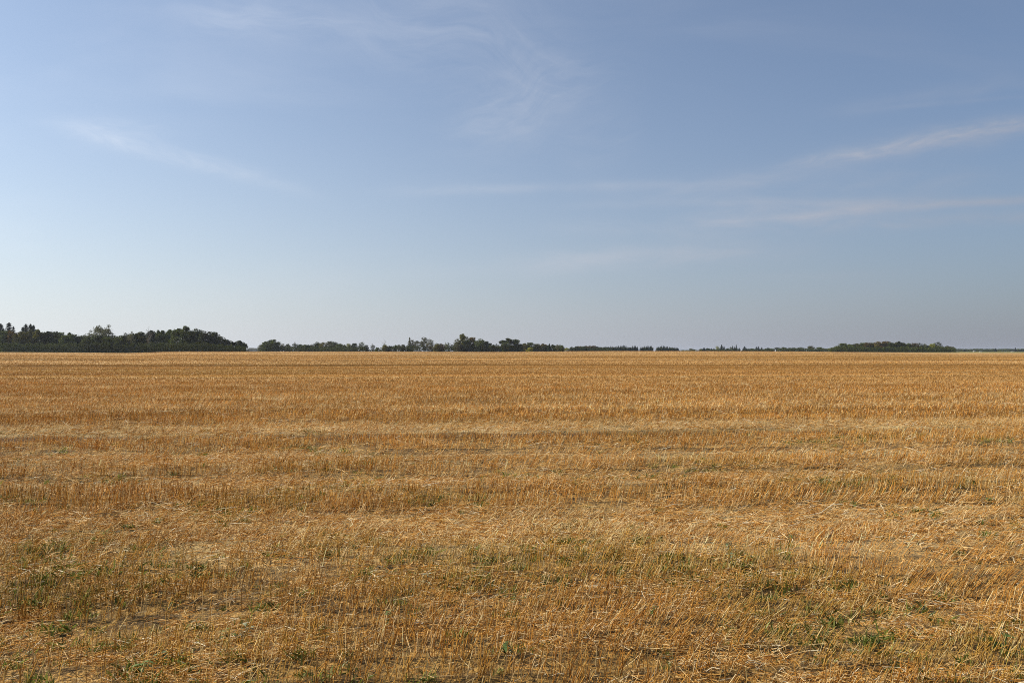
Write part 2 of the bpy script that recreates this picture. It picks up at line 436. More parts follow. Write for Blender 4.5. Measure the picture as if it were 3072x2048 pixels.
def litter(d0, d1, dens, rad, Lm, zmax, palesh=.55):
    global off
    x, y = field_points(d0, d1, dens, False)
    u, v = uv(x, y); fl, pa, ba, de = bands(u, v)
    cl_ = smooth(.40, .60, fbm(u * 1.4 + 5, v * 2.8)); rowgap = .5 - .5 * np.cos(2 * math.pi * v / RS)
    keep = R.random(len(x)) < np.clip((.04 + .55 * cl_) * (.45 + .75 * rowgap) + .9 * fl * pa - .9 * ba, .015, 1)
    x, y, u, v, fl, pa = (a[keep] for a in (x, y, u, v, fl, pa)); n = len(x)
    L = Lm * np.exp(R.normal(0, .5, n)); L = np.minimum(L, .42)
    an = np.where(R.random(n) < .5, R.normal(.25, .5, n), R.random(n) * 6.28)
    ti = R.normal(0, .22, n) + .1
    z = gz_(x, y) + .008 + zmax * R.random(n) ** 1.5 * (.35 + .65 * (1 - fl))
    dx = L * np.cos(an) * np.cos(ti); dy = L * np.sin(an) * np.cos(ti); dz = L * np.sin(ti)
    P = np.empty((n, 3, 3))
    bend = R.normal(0, .10, n) * L
    for k, f in enumerate((-.5, 0, .5)):
        P[:, k, 0] = x + dx * f - (bend * np.sin(an) if k == 1 else 0)
        P[:, k, 1] = y + dy * f + (bend * np.cos(an) if k == 1 else 0)
        P[:, k, 2] = z + dz * f + (np.abs(bend) * .5 if k == 1 else 0)
    P[:, :, 2] = np.maximum(P[:, :, 2], gz_(P[:, :, 0], P[:, :, 1]) + .003)
    r = rad * (.6 + .8 * R.random(n)); V, Fq = tubes(P, np.repeat(r[:, None], 3, 1), 3)
    t = R.random(n)[:, None] ** 1.2
    c = np.where((R.random(n) < palesh)[:, None], GOLD * (1 - t) + PALE * t, BROWN * 1.1 * (1 - t) + GOLD * t)
    c = np.where((R.random(n) < (.06 if palesh < .6 else .22))[:, None], np.array([[.84, .72, .48]]), c)
    allV.append(V); allF.append(Fq + off); allC.append(np.repeat(np.clip(c, .01, .85), 9, 0)); off += len(V)


litter(2.2, 6, 3600, .0016, .055, .075)
litter(2.2, 5.5, 3600, .0013, .028, .03)
litter(2.2, 8, 40, .0024, .11, .06, .8)
litter(6, 13, 1500, .0023, .075, .075)
litter(8, 20, 35, .0034, .13, .06, .8)
litter(13, 28, 300, .0036, .11, .07)
litter(28, 70, 20, .0065, .14, .05)
litter(70, 200, .7, .016, .26, .06)
ob = mk('loose_straw', np.concatenate(allV), np.concatenate(allF), ms, col=np.concatenate(allC), kind='stuff')
ob['label'] = 'pale loose straw scattered over and between the cut stubble'; ob['category'] = 'straw'
print('litter faces', len(ob.data.polygons))

# low green regrowth among the stubble
n0 = 1500
x, y = field_points(2.4, 17, 52, False)
u, v = uv(x, y); gr = greenness(u, v); k = R.random(len(x)) < gr * .8 + .05 * smooth(.42, .6, fbm(u * 1.5, v * 1.5)) * (y < 9)
x, y = x[k], y[k]; nb = R.integers(10, 30, len(x))
bx = np.repeat(x, nb); by = np.repeat(y, nb); n = len(bx); sc = np.repeat(.4 + .6 * R.random(len(x)), nb)
bx = bx + R.normal(0, .045, n) * sc; by = by + R.normal(0, .045, n) * sc
L = (.035 + .075 * R.random(n)) * sc; an = R.random(n) * 6.28; le = np.abs(R.normal(.5, .4, n)); wd = (.0016 + .0030 * R.random(n)) * sc
z = gz_(bx, by); V = np.empty((n, 5, 3)); ca, sa = np.cos(an), np.sin(an)
for i, (f, s) in enumerate(((0, -1), (0, 1), (.55, 1.2), (1, 0), (.55, -1.2))):
    out_ = L * le * f ** 1.4; V[:, i, 0] = bx + ca * out_ - sa * wd * s; V[:, i, 1] = by + sa * out_ + ca * wd * s
    V[:, i, 2] = z + L * f * (1 - .35 * f * le)
t = R.random(n)[:, None]; base = np.repeat(R.random(len(x)), nb)[:, None]
c = np.array([.10, .135, .022]) * (1 - t) + np.array([.27, .29, .055]) * t; c = c * (.75 + .6 * base)
ob = mk('green_regrowth', V.reshape(-1, 3), np.arange(5 * n).reshape(n, 5), mw, col=np.repeat(c, 5, 0), kind='stuff')
ob['label'] = 'small green weeds and volunteer seedlings among the near stubble'; ob['category'] = 'weeds'
print('weed blades', n)
# ------------------------------------------------------------------ trees, farm buildings, weeds
def foliage_mat(name, c1, c2):
    m, q, out = newmat(name)
    at = q.n('ShaderNodeAttribute'); at.attribute_name = 'tint'
    oi = q.n('ShaderNodeObjectInfo')
    t = q.n('ShaderNodeTexCoord'); nz = q.noise(t.outputs['Object'], .45, 3)
    c = q.mix(q.ss(nz, .35, .65), c1, c2)
    c = q.mix(1.0, c, at.outputs['Color'], 'MULTIPLY')
    rv = q.m('ADD', q.m('MULTIPLY', oi.outputs['Random'], .6), .7)
    c = q.mix(1.0, c, q.xyz(rv, rv, q.m('MULTIPLY', rv, .95)), 'MULTIPLY')
    b = q.n('ShaderNodeBsdfPrincipled'); q.L.new(c, b.inputs['Base Color']); b.inputs['Roughness'].default_value = .9
    b.inputs['Specular IOR Level'].default_value = .06
    tr = q.n('ShaderNodeBsdfTranslucent'); q.L.new(c, tr.inputs[0])
    mx = q.n('ShaderNodeMixShader'); mx.inputs[0].default_value = .22
    q.L.new(b.outputs[0], mx.inputs[1]); q.L.new(tr.outputs[0], mx.inputs[2]); q.L.new(mx.outputs[0], out.inputs[0])
    return m


def plain(name, c1, c2, sc=3.0, rough=.8):
    m, q, out = newmat(name); t = q.n('ShaderNodeTexCoord')
    b = q.n('ShaderNodeBsdfPrincipled'); q.L.new(q.mix(q.ss(q.noise(t.outputs['Object'], sc, 4), .35, .65), c1, c2), b.inputs['Base Color'])
    b.inputs['Roughness'].default_value = rough; q.L.new(b.outputs[0], out.inputs[0]); return m


FM = {'dark': foliage_mat('dark_leaves', (.035, .046, .013), (.07, .082, .02)),
      'green': foliage_mat('green_leaves', (.065, .085, .018), (.12, .14, .03)),
      'olive': foliage_mat('olive_leaves', (.10, .105, .02), (.17, .155, .032)),
      'yellow': foliage_mat('yellow_leaves', (.20, .22, .03), (.32, .30, .045)),
      'rust': foliage_mat('rusty_leaves', (.15, .085, .025), (.10, .095, .025)),
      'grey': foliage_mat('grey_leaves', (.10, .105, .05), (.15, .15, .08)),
      'needle': foliage_mat('spruce_needles', (.022, .036, .018), (.04, .058, .026))}
BARK = plain('bark', (.07, .055, .04), (.16, .14, .11))
PALEBARK = plain('pale_bark', (.22, .20, .17), (.34, .31, .27))


def leafset(P, size, up=0.0):
    """one small four-cornered leaf clump at every point"""
    n = len(P); a = R.normal(size=(n, 3)); a[:, 2] *= (1 - up); a /= np.linalg.norm(a, axis=1)[:, None]
    b = np.cross(a, R.normal(size=(n, 3))); b /= np.linalg.norm(b, axis=1)[:, None] + 1e-9
    s = (size * (.6 + .8 * R.random(n)))[:, None]
    V = np.stack([P - a * s, P - b * s * .6, P + a * s, P + b * s * .6], 1)
    t = (.8 + .4 * R.random(n))[:, None]; c = np.repeat(np.concatenate([t, t * (.95 + .1 * R.random((n, 1))), t], 1), 4, 0)
    return V.reshape(-1, 3), np.arange(4 * n).reshape(n, 4), c


def mesh_only(name, V, Fc, mat, col=None):
    o = mk(name, V, Fc, mat, col=col); me = o.data; bpy.data.objects.remove(o); return me


def limbs(H, n, r0, spread, start=.25, fork=0, mat=None):
    P = []; Rr = []
    def add(a, b, ra, rb):
        a = np.array(a, float); b = np.array(b, float); m_ = (a + b) / 2 + R.normal(0, .03, 3) * np.linalg.norm(b - a)
        P.append([a, m_, b]); Rr.append([ra, (ra + rb) / 2, rb])
    add((0, 0, -.4), (R.normal(0, .15), R.normal(0, .15), H * .9), r0, r0 * .15)
    for i in range(n):
        z0 = H * (start + (.85 - start) * i / max(n - 1, 1)); an = R.random() * 6.28; L = spread * (1 - .5 * i / n) * (.7 + .5 * R.random())
        e = (L * math.cos(an), L * math.sin(an), z0 + L * (.7 + .6 * R.random()))
        add((0, 0, z0), e, r0 * .45, r0 * .10)
        for j in range(fork):
            f = .35 + .6 * R.random(); s = np.array((0, 0, z0)) * (1 - f) + np.array(e) * f
            a2 = an + R.normal(0, .9); l2 = L * .45 * (.6 + .6 * R.random())
            add(s, s + np.array([l2 * math.cos(a2), l2 * math.sin(a2), l2 * (.8 + .6 * R.random())]), r0 * .14, r0 * .04)
    return tubes(np.array(P), np.array(Rr), 5)


def blob_crown(W, H, z0, nb, rb, nl, ls, shape='round', skirt=0):
    pts = []
    for i in range(nb):
        while True:
            p = R.random(3) * 2 - 1
            if np.linalg.norm(p) < 1: break
        z = z0 + (H - z0) * (p[2] * .5 + .5); f = (z - z0) / (H - z0)
        env = math.sqrt(max(0.03, 1 - (abs(f - .45) / .62) ** 2)) if shape == 'round' else (math.sqrt(max(.05, 1 - (abs(f - .5) / .58) ** 2)) if shape == 'oval' else 1 - .85 * f)
        rr_ = rb * (.6 + .7 * R.random()) * (.55 + .45 * env)
        c = np.array([p[0] * max(W * .5 * env - rr_ * .6, .1), p[1] * max(W * .5 * env - rr_ * .6, .1), min(z, H - rr_ * .8)])
        dr = R.normal(size=(nl, 3)); dr /= np.linalg.norm(dr, axis=1)[:, None]
        q_ = c + dr * (rr_ * (.45 + .65 * R.random(nl) ** .6))[:, None] * np.array([1, 1, .8])
        pts.append(q_)
    if skirt:
        an = R.random(skirt) * 6.28; rr_ = W * .42 * np.sqrt(R.random(skirt)) * (1 + .1 * np.sin(3 * an)); pts.append(np.stack([rr_ * np.cos(an), rr_ * np.sin(an), H * .26 * R.random(skirt)], 1))
    P = np.concatenate(pts); P = P[P[:, 2] > -.2]
    return leafset(P, ls)


PROTO = {}


def proto(kind, n, fn):
    PROTO[kind] = [fn(i) for i in range(n)]


def p_round(i):      # dense broadleaf, leaves almost down to the ground; 10 m tall, 8 m wide
    return (mesh_only('trunk', *limbs(10, 6, .22, 2.6), BARK), mesh_only('crown', *((lambda a: (a[0], a[1], FM['dark'], a[2]))(blob_crown(8.6, 10, .3, 30, 1.6, 110, .30, skirt=300)))), 8, 10)
def p_airy(i):       # open poplar: gaps and limbs showing
    return (mesh_only('trunk', *limbs(10, 11, .15, 2.2, .2, 3), PALEBARK), mesh_only('crown', *((lambda a: (a[0], a[1], FM['dark'], a[2]))(blob_crown(6.5, 10, 1.4, 44, .95, 42, .22, 'oval')))), 6, 10)
def p_bush(i):       # low thicket shrub
    return (mesh_only('stem', *limbs(4, 5, .08, 1.2, .1), BARK), mesh_only('foliage', *((lambda a: (a[0], a[1], FM['dark'], a[2]))(blob_crown(5.4, 4, .1, 16, 1.0, 60, .28, skirt=120)))), 5, 4)
def p_bare(i):
    tr = limbs(10, 12, .13, 2.4, .3, 5)
    return (mesh_only('trunk', *tr, PALEBARK), mesh_only('crown', *((lambda a: (a[0], a[1], FM['dark'], a[2]))(blob_crown(4, 6.5, 2.0, 8, .6, 12, .2, 'oval')))), 5, 10)
def p_spruce(i):
    pts = []
    H = 10; z = .6
    while z < H - .25:
        f = (z - .6) / (H - .6); L = 2.0 * (1 - f) ** .9 * (.85 + .3 * R.random()) + .12; nb = max(5, int(11 * (1 - f) + 4))
        for b in range(nb):
            an = 6.28 * b / nb + R.random(); l = L * (.7 + .4 * R.random()); k = max(3, int(l * 6))
            t = (np.arange(k) + R.random(k)) / k
            pts.append(np.stack([np.cos(an) * l * t, np.sin(an) * l * t, z - .35 * l * t + R.normal(0, .06, k)], 1))
        z += .36 * (1 - .5 * f)
    pts.append(np.stack([R.normal(0, .03, 14), R.normal(0, .03, 14), np.linspace(H - .9, H, 14)], 1))
    P = np.concatenate(pts); V, Fq, c = leafset(P, .21, .3)
    return (mesh_only('trunk', *tubes(np.array([[[0, 0, -.4], [0, 0, 5], [0, 0, 9.6]]], float), np.array([[.18, .1, .02]]), 6), BARK), mesh_only('crown', V, Fq, FM['needle'], c), 4, 10)


proto('round', 9, p_round); proto('airy', 5, p_airy); proto('bush', 5, p_bush); proto('bare', 3, p_bare); proto('spruce', 4, p_spruce)
NAMES = {'round': ('broadleaf_tree', 'tree'), 'airy': ('poplar_tree', 'tree'), 'bush': ('shrub', 'shrub'), 'bare': ('half_bare_tree', 'tree'), 'spruce': ('spruce_tree', 'tree')}
NT_ = 0


def tree(kind, px, wpx, top, dist, mat, label, group=None, zmin=None):
    global NT_
    NT_ += 1
    tm, cm, pw, ph = PROTO[kind][int(R.integers(len(PROTO[kind])))]
    x = (px - 1536) / F * dist; y = dist; zb = float(gz_(x, y, False)) - .1
    H = (HZ - top) / F * dist + CAMZ - zb; W = wpx / F * dist * (1.18 if kind != 'spruce' else (1.6 if wpx < 20 else 1.15))
    nm, cat = NAMES[kind]
    e = bpy.data.objects.new(nm, None); C.objects.link(e); e.location = (x, y, zb); e.rotation_euler = (0, 0, R.random() * 6.28)
    e.empty_display_size = 1
    e.scale = (W / pw, W / pw, H / ph)
    e['label'] = label; e['category'] = cat
    if group: e['group'] = group
    for me, part in ((tm, 'stem' if kind == 'bush' else 'trunk'), (cm, 'foliage' if kind == 'bush' else 'crown')):
        o = bpy.data.objects.new(part, me); C.objects.link(o); o.parent = e
        if me is cm and FM[mat] is not cm.materials[0]:
            o.material_slots[0].link = 'OBJECT'; o.material_slots[0].material = FM[mat]
    return e


def stretch(kind, x0, x1, tops, w, dist, mats, label, step, jit=2.0, group=None):
    """trees that nothing tells apart, standing along one stretch"""
    xs = np.arange(x0, x1 + .1, step)
    for i, x_ in enumerate(xs):
        t = float(np.interp(x_, [a for a, b in tops], [b for a, b in tops])) + R.normal(0, jit)
        tree(kind, x_ + R.normal(0, step * .12), w * (.85 + .3 * R.random()), t, dist + R.normal(0, 5), mats[int(R.integers(len(mats)))], label, group or label)


# --- left wood
for a in [(2, 26, 973, 'spruce tip cut by the left edge of the photo'), (26, 27, 969, 'tallest and most slender spruce standing alone above the left wood'),
          (40, 13, 980, 'tiny spruce tip just right of the tallest lone spruce'), (69, 20, 981, 'lowest spruce at the left end of the tight spruce cluster above the left wood'),
          (77, 22, 973, 'pointed spruce second from the left in the tight cluster above the left wood'), (91, 24, 974, 'broad dark spruce in the tight cluster above the left wood, third from the left'),
          (100, 20, 976, 'spruce at the right end of the tight spruce cluster above the left wood')]:
    tree('spruce', a[0], a[1] * 2.7, a[2] - 1, 480, 'needle', a[3])
G1 = 'leafy trees of the dark wood on the left'
for a in [('round', 8, 40, 992, 'green', 'leafy tree filling the left wood at the very edge of the photo'),
          ('round', 36, 42, 987, 'rust', 'rusty topped leafy tree directly below the tallest lone spruce'),
          ('round', 62, 40, 993, 'olive', 'olive green tree in the dip left of the tight spruce cluster'),
          ('round', 88, 44, 990, 'olive', 'olive topped tree directly below the tight spruce cluster'),
          ('round', 118, 42, 988, 'olive', 'yellowish green tree just right of the tight spruce cluster'),
          ('airy', 268, 34, 990, 'grey', 'small open poplar left of the two tall airy poplars in the left wood'),
          ('airy', 297, 40, 975, 'grey', 'tall airy poplar, left one of the pair above the left wood'),
          ('airy', 325, 44, 973, 'grey', 'tall airy poplar with dark dense top, right one of the pair above the left wood'),
          ('airy', 395, 24, 993, 'grey', 'thin twiggy poplar top poking out of the wood right of the airy pair'),
          ('bare', 444, 26, 981, 'rust', 'half bare reddish tree with twigs sticking up over the middle of the left wood'),
          ('round', 534, 46, 985, 'green', 'green tree at the left shoulder of the high dome of the left wood'),
          ('round', 560, 44, 978, 'green', 'highest round leafy tree on the dome of the left wood'),
          ('round', 586, 46, 981, 'dark', 'dark round tree just right of the highest one on the dome of the left wood'),
          ('round', 616, 46, 988, 'dark', 'dark tree on the right slope of the dome of the left wood'),
          ('round', 643, 40, 995, 'dark', 'dark tree with a ragged right outline where the left wood steps down'),
          ('round', 662, 34, 1008, 'dark', 'small dark tree at the foot of the right step of the left wood'),
          ('round', 682, 30, 1018, 'dark', 'low dark tree between the wood dome and the shrubs by the gap'),
          ('bush', 700, 26, 1023, 'dark', 'low dark shrub left of the last shrub before the gap'),
          ('bush', 720, 30, 1022, 'dark', 'dark rounded shrub, next to last before the gap in the tree line'),
          ('bush', 736, 18, 1028, 'dark', 'last dark shrub at the left side of the gap in the tree line')]:
    tree(a[0], a[1], a[2], a[3], 452 + R.normal(0, 5), a[4], a[5], G1)
stretch('round', 140, 246, [(140, 990), (183, 996), (232, 1002), (250, 1006)], 40, 455, ['dark', 'dark', 'green'], 'dark leafy tree between the tight spruce cluster and the airy poplar pair', 21, 1.5)
stretch('round', 262, 345, [(262, 1008), (345, 1010)], 36, 445, ['dark', 'green'], 'dark leafy tree standing below the airy poplar pair', 20, 1.5)
stretch('round', 355, 432, [(355, 1001), (375, 998), (400, 1000), (432, 996)], 36, 452, ['green', 'dark', 'olive'], 'leafy tree between the airy poplar pair and the half bare reddish tree', 19, 1.5)
stretch('round', 452, 518, [(452, 991), (475, 989), (500, 990), (518, 993)], 36, 452, ['green', 'dark', 'dark'], 'leafy tree between the half bare reddish tree and the dome of the left wood', 17, 1.5)

# --- the gap and the group right of it
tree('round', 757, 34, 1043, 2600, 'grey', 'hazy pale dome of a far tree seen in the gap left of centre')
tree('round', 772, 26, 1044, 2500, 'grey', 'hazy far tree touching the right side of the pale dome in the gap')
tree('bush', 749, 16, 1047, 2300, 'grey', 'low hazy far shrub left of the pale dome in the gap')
G2 = 'trees of the middle tree line'
MID = [('round', 783, 20, 1032, 700, 'grey', 'greyish hazy tree tucked behind the left side of the big round tree by the gap'),
       ('round', 800, 32, 1024, 655, 'green', 'lower green shoulder tree on the left of the big round tree by the gap'),
       ('round', 815, 46, 1018, 650, 'green', 'big round dark green tree just right of the gap'),
       ('round', 836, 26, 1026, 652, 'dark', 'small dark tree on the right flank of the big round tree by the gap'),
       ('airy', 848, 16, 1030, 655, 'grey', 'tiny twiggy tree right of the big round tree group by the gap'),
       ('round', 862, 20, 1031, 660, 'grey', 'small open tree left of the slim tree before the flat hedge'),
       ('airy', 886, 17, 1026, 655, 'green', 'slim tree with a narrow rounded top at the left end of the flat hedge'),
       ('round', 951, 26, 1025, 690, 'dark', 'grey green tree lifting above the right end of the flat hedge'),
       ('round', 968, 24, 1026, 680, 'olive', 'olive tree with a notch each side in the grey topped clump'),
       ('round', 990, 32, 1023, 700, 'grey', 'broad flat topped greyish tree, highest of the clump right of the flat hedge'),
       ('round', 1004, 22, 1025, 690, 'dark', 'dark tree at the right shoulder of the greyish flat topped tree'),
       ('round', 1019, 22, 1028, 660, 'green', 'green tree on the right slope of the grey topped clump'),
       ('bush', 1034, 16, 1034, 655, 'green', 'low green tree in the dip right of the grey topped clump'),
       ('round', 1046, 18, 1030, 652, 'yellow', 'small yellow green tree right of the grey topped clump'),
       ('round', 1063, 22, 1029, 650, 'dark', 'dark pointed tree right of the small yellow green tree'),
       ('airy', 1085, 17, 1025, 655, 'green', 'taller slim dark tree with a knob top left of the low scrub'),
       ('round', 1099, 14, 1034, 650, 'dark', 'dark stubby tree right of the slim tree with the knob top'),
       ('airy', 1118, 13, 1031, 652, 'grey', 'little flag shaped tree standing over low yellowish scrub'),
       ('bush', 1133, 14, 1041, 648, 'green', 'low green scrub clump right of the little flag shaped tree'),
       ('round', 1154, 20, 1032, 655, 'olive', 'dark rounded tree at the base of the bare forked twigs'),
       ('bare', 1155, 16, 1018, 660, 'rust', 'bare forked tree with two thin dead tops above low trees'),
       ('bush', 1172, 18, 1036, 655, 'dark', 'dark low bush right of the bare forked tree'),
       ('bush', 1186, 16, 1035, 652, 'green', 'small green bush second right of the bare forked tree'),
       ('airy', 1197, 13, 1033, 655, 'grey', 'small thin tree left of the spiky conifer like tree'),
       ('round', 1209, 18, 1033, 655, 'grey', 'rounded grey tree touching the left side of the spiky tree'),
       ('spruce', 1229, 24, 1011, 655, 'grey', 'spiky conical tree with a thin pointed top in the middle tree line'),
       ('airy', 1238, 14, 1018, 660, 'grey', 'ragged narrow tree clinging to the right side of the spiky conical tree'),
       ('airy', 1252, 24, 1021, 655, 'grey', 'silvery open tree, left one of the three silvery trees'),
       ('airy', 1273, 26, 1010, 655, 'grey', 'silvery open tree with the highest top of the three silvery trees'),
       ('airy', 1290, 24, 1016, 655, 'grey', 'silvery see-through tree, right one of the three silvery trees'),
       ('round', 1310, 22, 1029, 648, 'olive', 'low dense yellow green tree right of the silvery trees'),
       ('round', 1322, 22, 1028, 648, 'rust', 'low dense rusty tree just left of the thin sapling gap'),
       ('airy', 1338, 10, 1026, 655, 'yellow', 'pale thin sapling left of the dark thin sapling in the see-through gap'),
       ('airy', 1346, 11, 1026, 655, 'green', 'dark thin sapling in the see-through gap left of the yellow patched tree'),
       ('airy', 1357, 15, 1032, 655, 'grey', 'low ragged tree at the right side of the see-through gap'),
       ('airy', 1372, 18, 1014, 655, 'olive', 'pale ragged tree leaning on the left of the tall yellow patched tree'),
       ('round', 1377, 26, 1024, 648, 'grey', 'lower leafy tree at the left foot of the tall yellow patched tree'),
       ('round', 1389, 26, 1001, 655, 'olive', 'tallest tree of the middle tree line with a yellow green patch on its left'),
       ('airy', 1402, 20, 1007, 658, 'grey', 'airy grey topped tree right beside the tall yellow patched tree'),
       ('round', 1400, 34, 1020, 645, 'dark', 'dark lower tree in front of the tall yellow patched tree'),
       ('round', 1418, 28, 1011, 655, 'rust', 'rusty green round tree in the middle of the high clump'),
       ('round', 1441, 34, 1015, 652, 'green', 'dark green flat topped tree on the right half of the high clump'),
       ('round', 1461, 28, 1023, 650, 'dark', 'dark tree sloping down at the right end of the high clump'),
       ('round', 1478, 22, 1032, 650, 'dark', 'low dark tree in the dip between the high clump and the dark dome tree'),
       ('airy', 1490, 12, 1030, 655, 'dark', 'tiny spiky dark tree at the left foot of the dark dome tree'),
       ('round', 1508, 30, 1020, 655, 'dark', 'dark tree forming the left shoulder of the dark dome'),
       ('round', 1526, 46, 1014, 655, 'dark', 'big black green dome shaped tree at the centre of the tree line'),
       ('round', 1545, 32, 1017, 655, 'dark', 'dark tree forming the right shoulder of the dark dome'),
       ('round', 1560, 18, 1031, 655, 'dark', 'small dark tree at the right foot of the dark dome'),
       ('round', 1574, 22, 1029, 690, 'olive', 'olive tree directly behind and left of the bright yellow shrub'),
       ('round', 1590, 30, 1027, 690, 'green', 'green rounded tree above the bright yellow shrub'),
       ('bush', 1587, 21, 1042, 670, 'yellow', 'bright yellow green shrub in front of the dark tree line right of centre'),
       ('round', 1612, 26, 1031, 690, 'olive', 'olive tree right of the bright yellow shrub'),
       ('round', 1630, 26, 1030, 690, 'rust', 'flat topped brownish tree second right of the bright yellow shrub'),
       ('round', 1646, 12, 1033, 690, 'dark', 'small dark tree beside the flat topped brownish tree'),
       ('spruce', 1648, 12, 1030, 690, 'needle', 'small dark spruce tip breaking the flat tree line right of centre'),
       ('round', 1660, 20, 1033, 690, 'dark', 'dark tree right of the small spruce tip in the flat tree line'),
       ('airy', 1671, 12, 1033, 690, 'grey', 'thin grey tree left of the last pair before the notch'),
       ('round', 1679, 15, 1034, 690, 'green', 'green tree, left one of the last pair before the notch'),
       ('round', 1687, 14, 1035, 690, 'green', 'green tree, right one of the last pair before the notch'),
       ('bush', 1700, 17, 1043, 820, 'yellow', 'low bright yellow green shrub sitting in the notch of the tree line'),
       ('round', 1714, 14, 1040, 880, 'dark', 'low round dark tree just right of the yellow shrub in the notch'),
       ('round', 1728, 20, 1038, 880, 'dark', 'round dark tree second right of the yellow shrub in the notch')]
for a in MID:
    tree(a[0], a[1], a[2], a[3], a[4] + R.normal(0, 4), a[5], a[6], G2)
stretch('round', 902, 940, [(902, 1032), (940, 1033)], 19, 655, ['green', 'olive'], 'even topped green tree forming the flat hedge left of the grey topped clump', 11, .8)
# --- low wood and planted windbreaks
stretch('round', 1740, 1782, [(1740, 1037), (1760, 1036), (1782, 1037)], 20, 900, ['rust', 'dark', 'rust'], 'brown tinted low tree in the rounded wood left of the windbreak', 10, .6)
stretch('round', 1790, 1826, [(1790, 1039), (1826, 1040)], 13, 905, ['dark', 'needle'], 'small dark tree at the left start of the windbreak', 7, .8)
stretch('spruce', 1833, 1912, [(1833, 1037.5), (1845, 1038), (1866, 1035.5), (1880, 1038), (1890, 1041), (1904, 1036.5), (1912, 1038)], 9, 960, ['needle'], 'columnar spruce in the longest windbreak row, left of both sky gaps', 4.6, .7)
stretch('spruce', 1924, 1959, [(1924, 1040), (1940, 1037.5), (1959, 1038)], 9, 960, ['needle'], 'columnar spruce in the short windbreak row between the two sky gaps', 4.4, .7)
stretch('spruce', 1971, 2034, [(1971, 1040), (1985, 1037), (2010, 1040), (2034, 1042)], 9, 960, ['needle'], 'columnar spruce in the windbreak row right of both sky gaps', 4.5, .7)
G4 = 'small trees around the farmyard right of the windbreaks'
for a in [('bush', 2049, 12, 1049.5, 'green', 'tiny low bush just right of the last windbreak row'),
          ('bush', 2062, 10, 1049, 'olive', 'tiny olive bush left of the low grey green bush'),
          ('bush', 2071, 14, 1045.5, 'grey', 'low grey green bush with a hazy top right of the windbreaks'),
          ('bush', 2080, 11, 1047, 'green', 'low bush right beside the hazy topped bush'),
          ('round', 2103, 14, 1046, 'rust', 'small brownish tree left of the dark farmyard spruce'),
          ('spruce', 2112, 12, 1041.5, 'needle', 'small dark broad spruce at the left end of the farmyard'),
          ('round', 2123, 12, 1043, 'dark', 'small round dark tree right of the broad spruce at the farmyard left end'),
          ('spruce', 2134, 9, 1044, 'needle', 'short spruce, left one of the low pair before the lollipop tree'),
          ('spruce', 2142, 9, 1043.5, 'needle', 'short spruce, right one of the low pair before the lollipop tree'),
          ('airy', 2152, 10, 1037.5, 'yellow', 'lollipop shaped yellow green tree in the farmyard'),
          ('bush', 2152, 12, 1046, 'yellow', 'yellow green shrub under the lollipop shaped tree'),
          ('spruce', 2165, 13, 1033.3, 'needle', 'tallest sharp pointed spruce of the farmyard'),
          ('spruce', 2172, 9, 1037.8, 'needle', 'slimmer spruce hugging the right side of the tallest farmyard spruce'),
          ('round', 2184, 15, 1044, 'dark', 'low dark tree between the two spruce groups of the farmyard'),
          ('airy', 2192, 8, 1040, 'grey', 'slim tree left of the twin knob tree in the farmyard'),
          ('spruce', 2198, 8, 1036.5, 'needle', 'narrow spruce left of the slender column spruce'),
          ('spruce', 2204, 8, 1039.5, 'needle', 'short narrow spruce touching the slender column spruce'),
          ('spruce', 2209, 7, 1033.3, 'needle', 'slender column shaped spruce nearest the white roofed house'),
          ('spruce', 2218, 9, 1043, 'needle', 'small dark spruce at the left wall of the white roofed house'),
          ('spruce', 2234, 15, 1038.3, 'needle', 'broad pointed spruce right of the white roofed house'),
          ('bush', 2247, 11, 1045, 'green', 'low green bush right of the broad spruce by the house'),
          ('round', 2256, 14, 1045, 'green', 'small green tree in the low stretch right of the house'),
          ('spruce', 2269, 10, 1039.5, 'needle', 'left spruce of the three dark spruces right of the house'),
          ('spruce', 2275, 11, 1038.3, 'needle', 'highest and middle spruce of the three dark spruces right of the house'),
          ('spruce', 2285, 10, 1041, 'needle', 'right spruce of the three dark spruces right of the house'),
          ('round', 2303, 16, 1043, 'dark', 'dark flat tree left of the white grain bin, farther one'),
          ('round', 2315, 15, 1044, 'green', 'green tree left of the white grain bin, nearer one'),
          ('round', 2331, 18, 1041.5, 'dark', 'dark blocky tree directly right of and above the white grain bin'),
          ('round', 2351, 18, 1040.5, 'dark', 'dark blocky tree second right of the white grain bin'),
          ('round', 2369, 20, 1042.5, 'dark', 'dark low tree third right of the white grain bin'),
          ('round', 2381, 14, 1041, 'dark', 'dark tree with a small peak left of the rounded green tree'),
          ('round', 2402, 26, 1041, 'green', 'rounded green tree left of the pale topped olive tree'),
          ('round', 2432, 24, 1037.3, 'olive', 'pale topped olive tree, highest one left of the right wood'),
          ('round', 2459, 26, 1041, 'green', 'green tree between the pale topped olive tree and the dip'),
          ('bush', 2479, 16, 1046, 'rust', 'low brownish bush in the dip before the right wood')]:
    tree(a[0], a[1], a[2], a[3], 985 + R.normal(0, 6), a[4], a[5], G4)
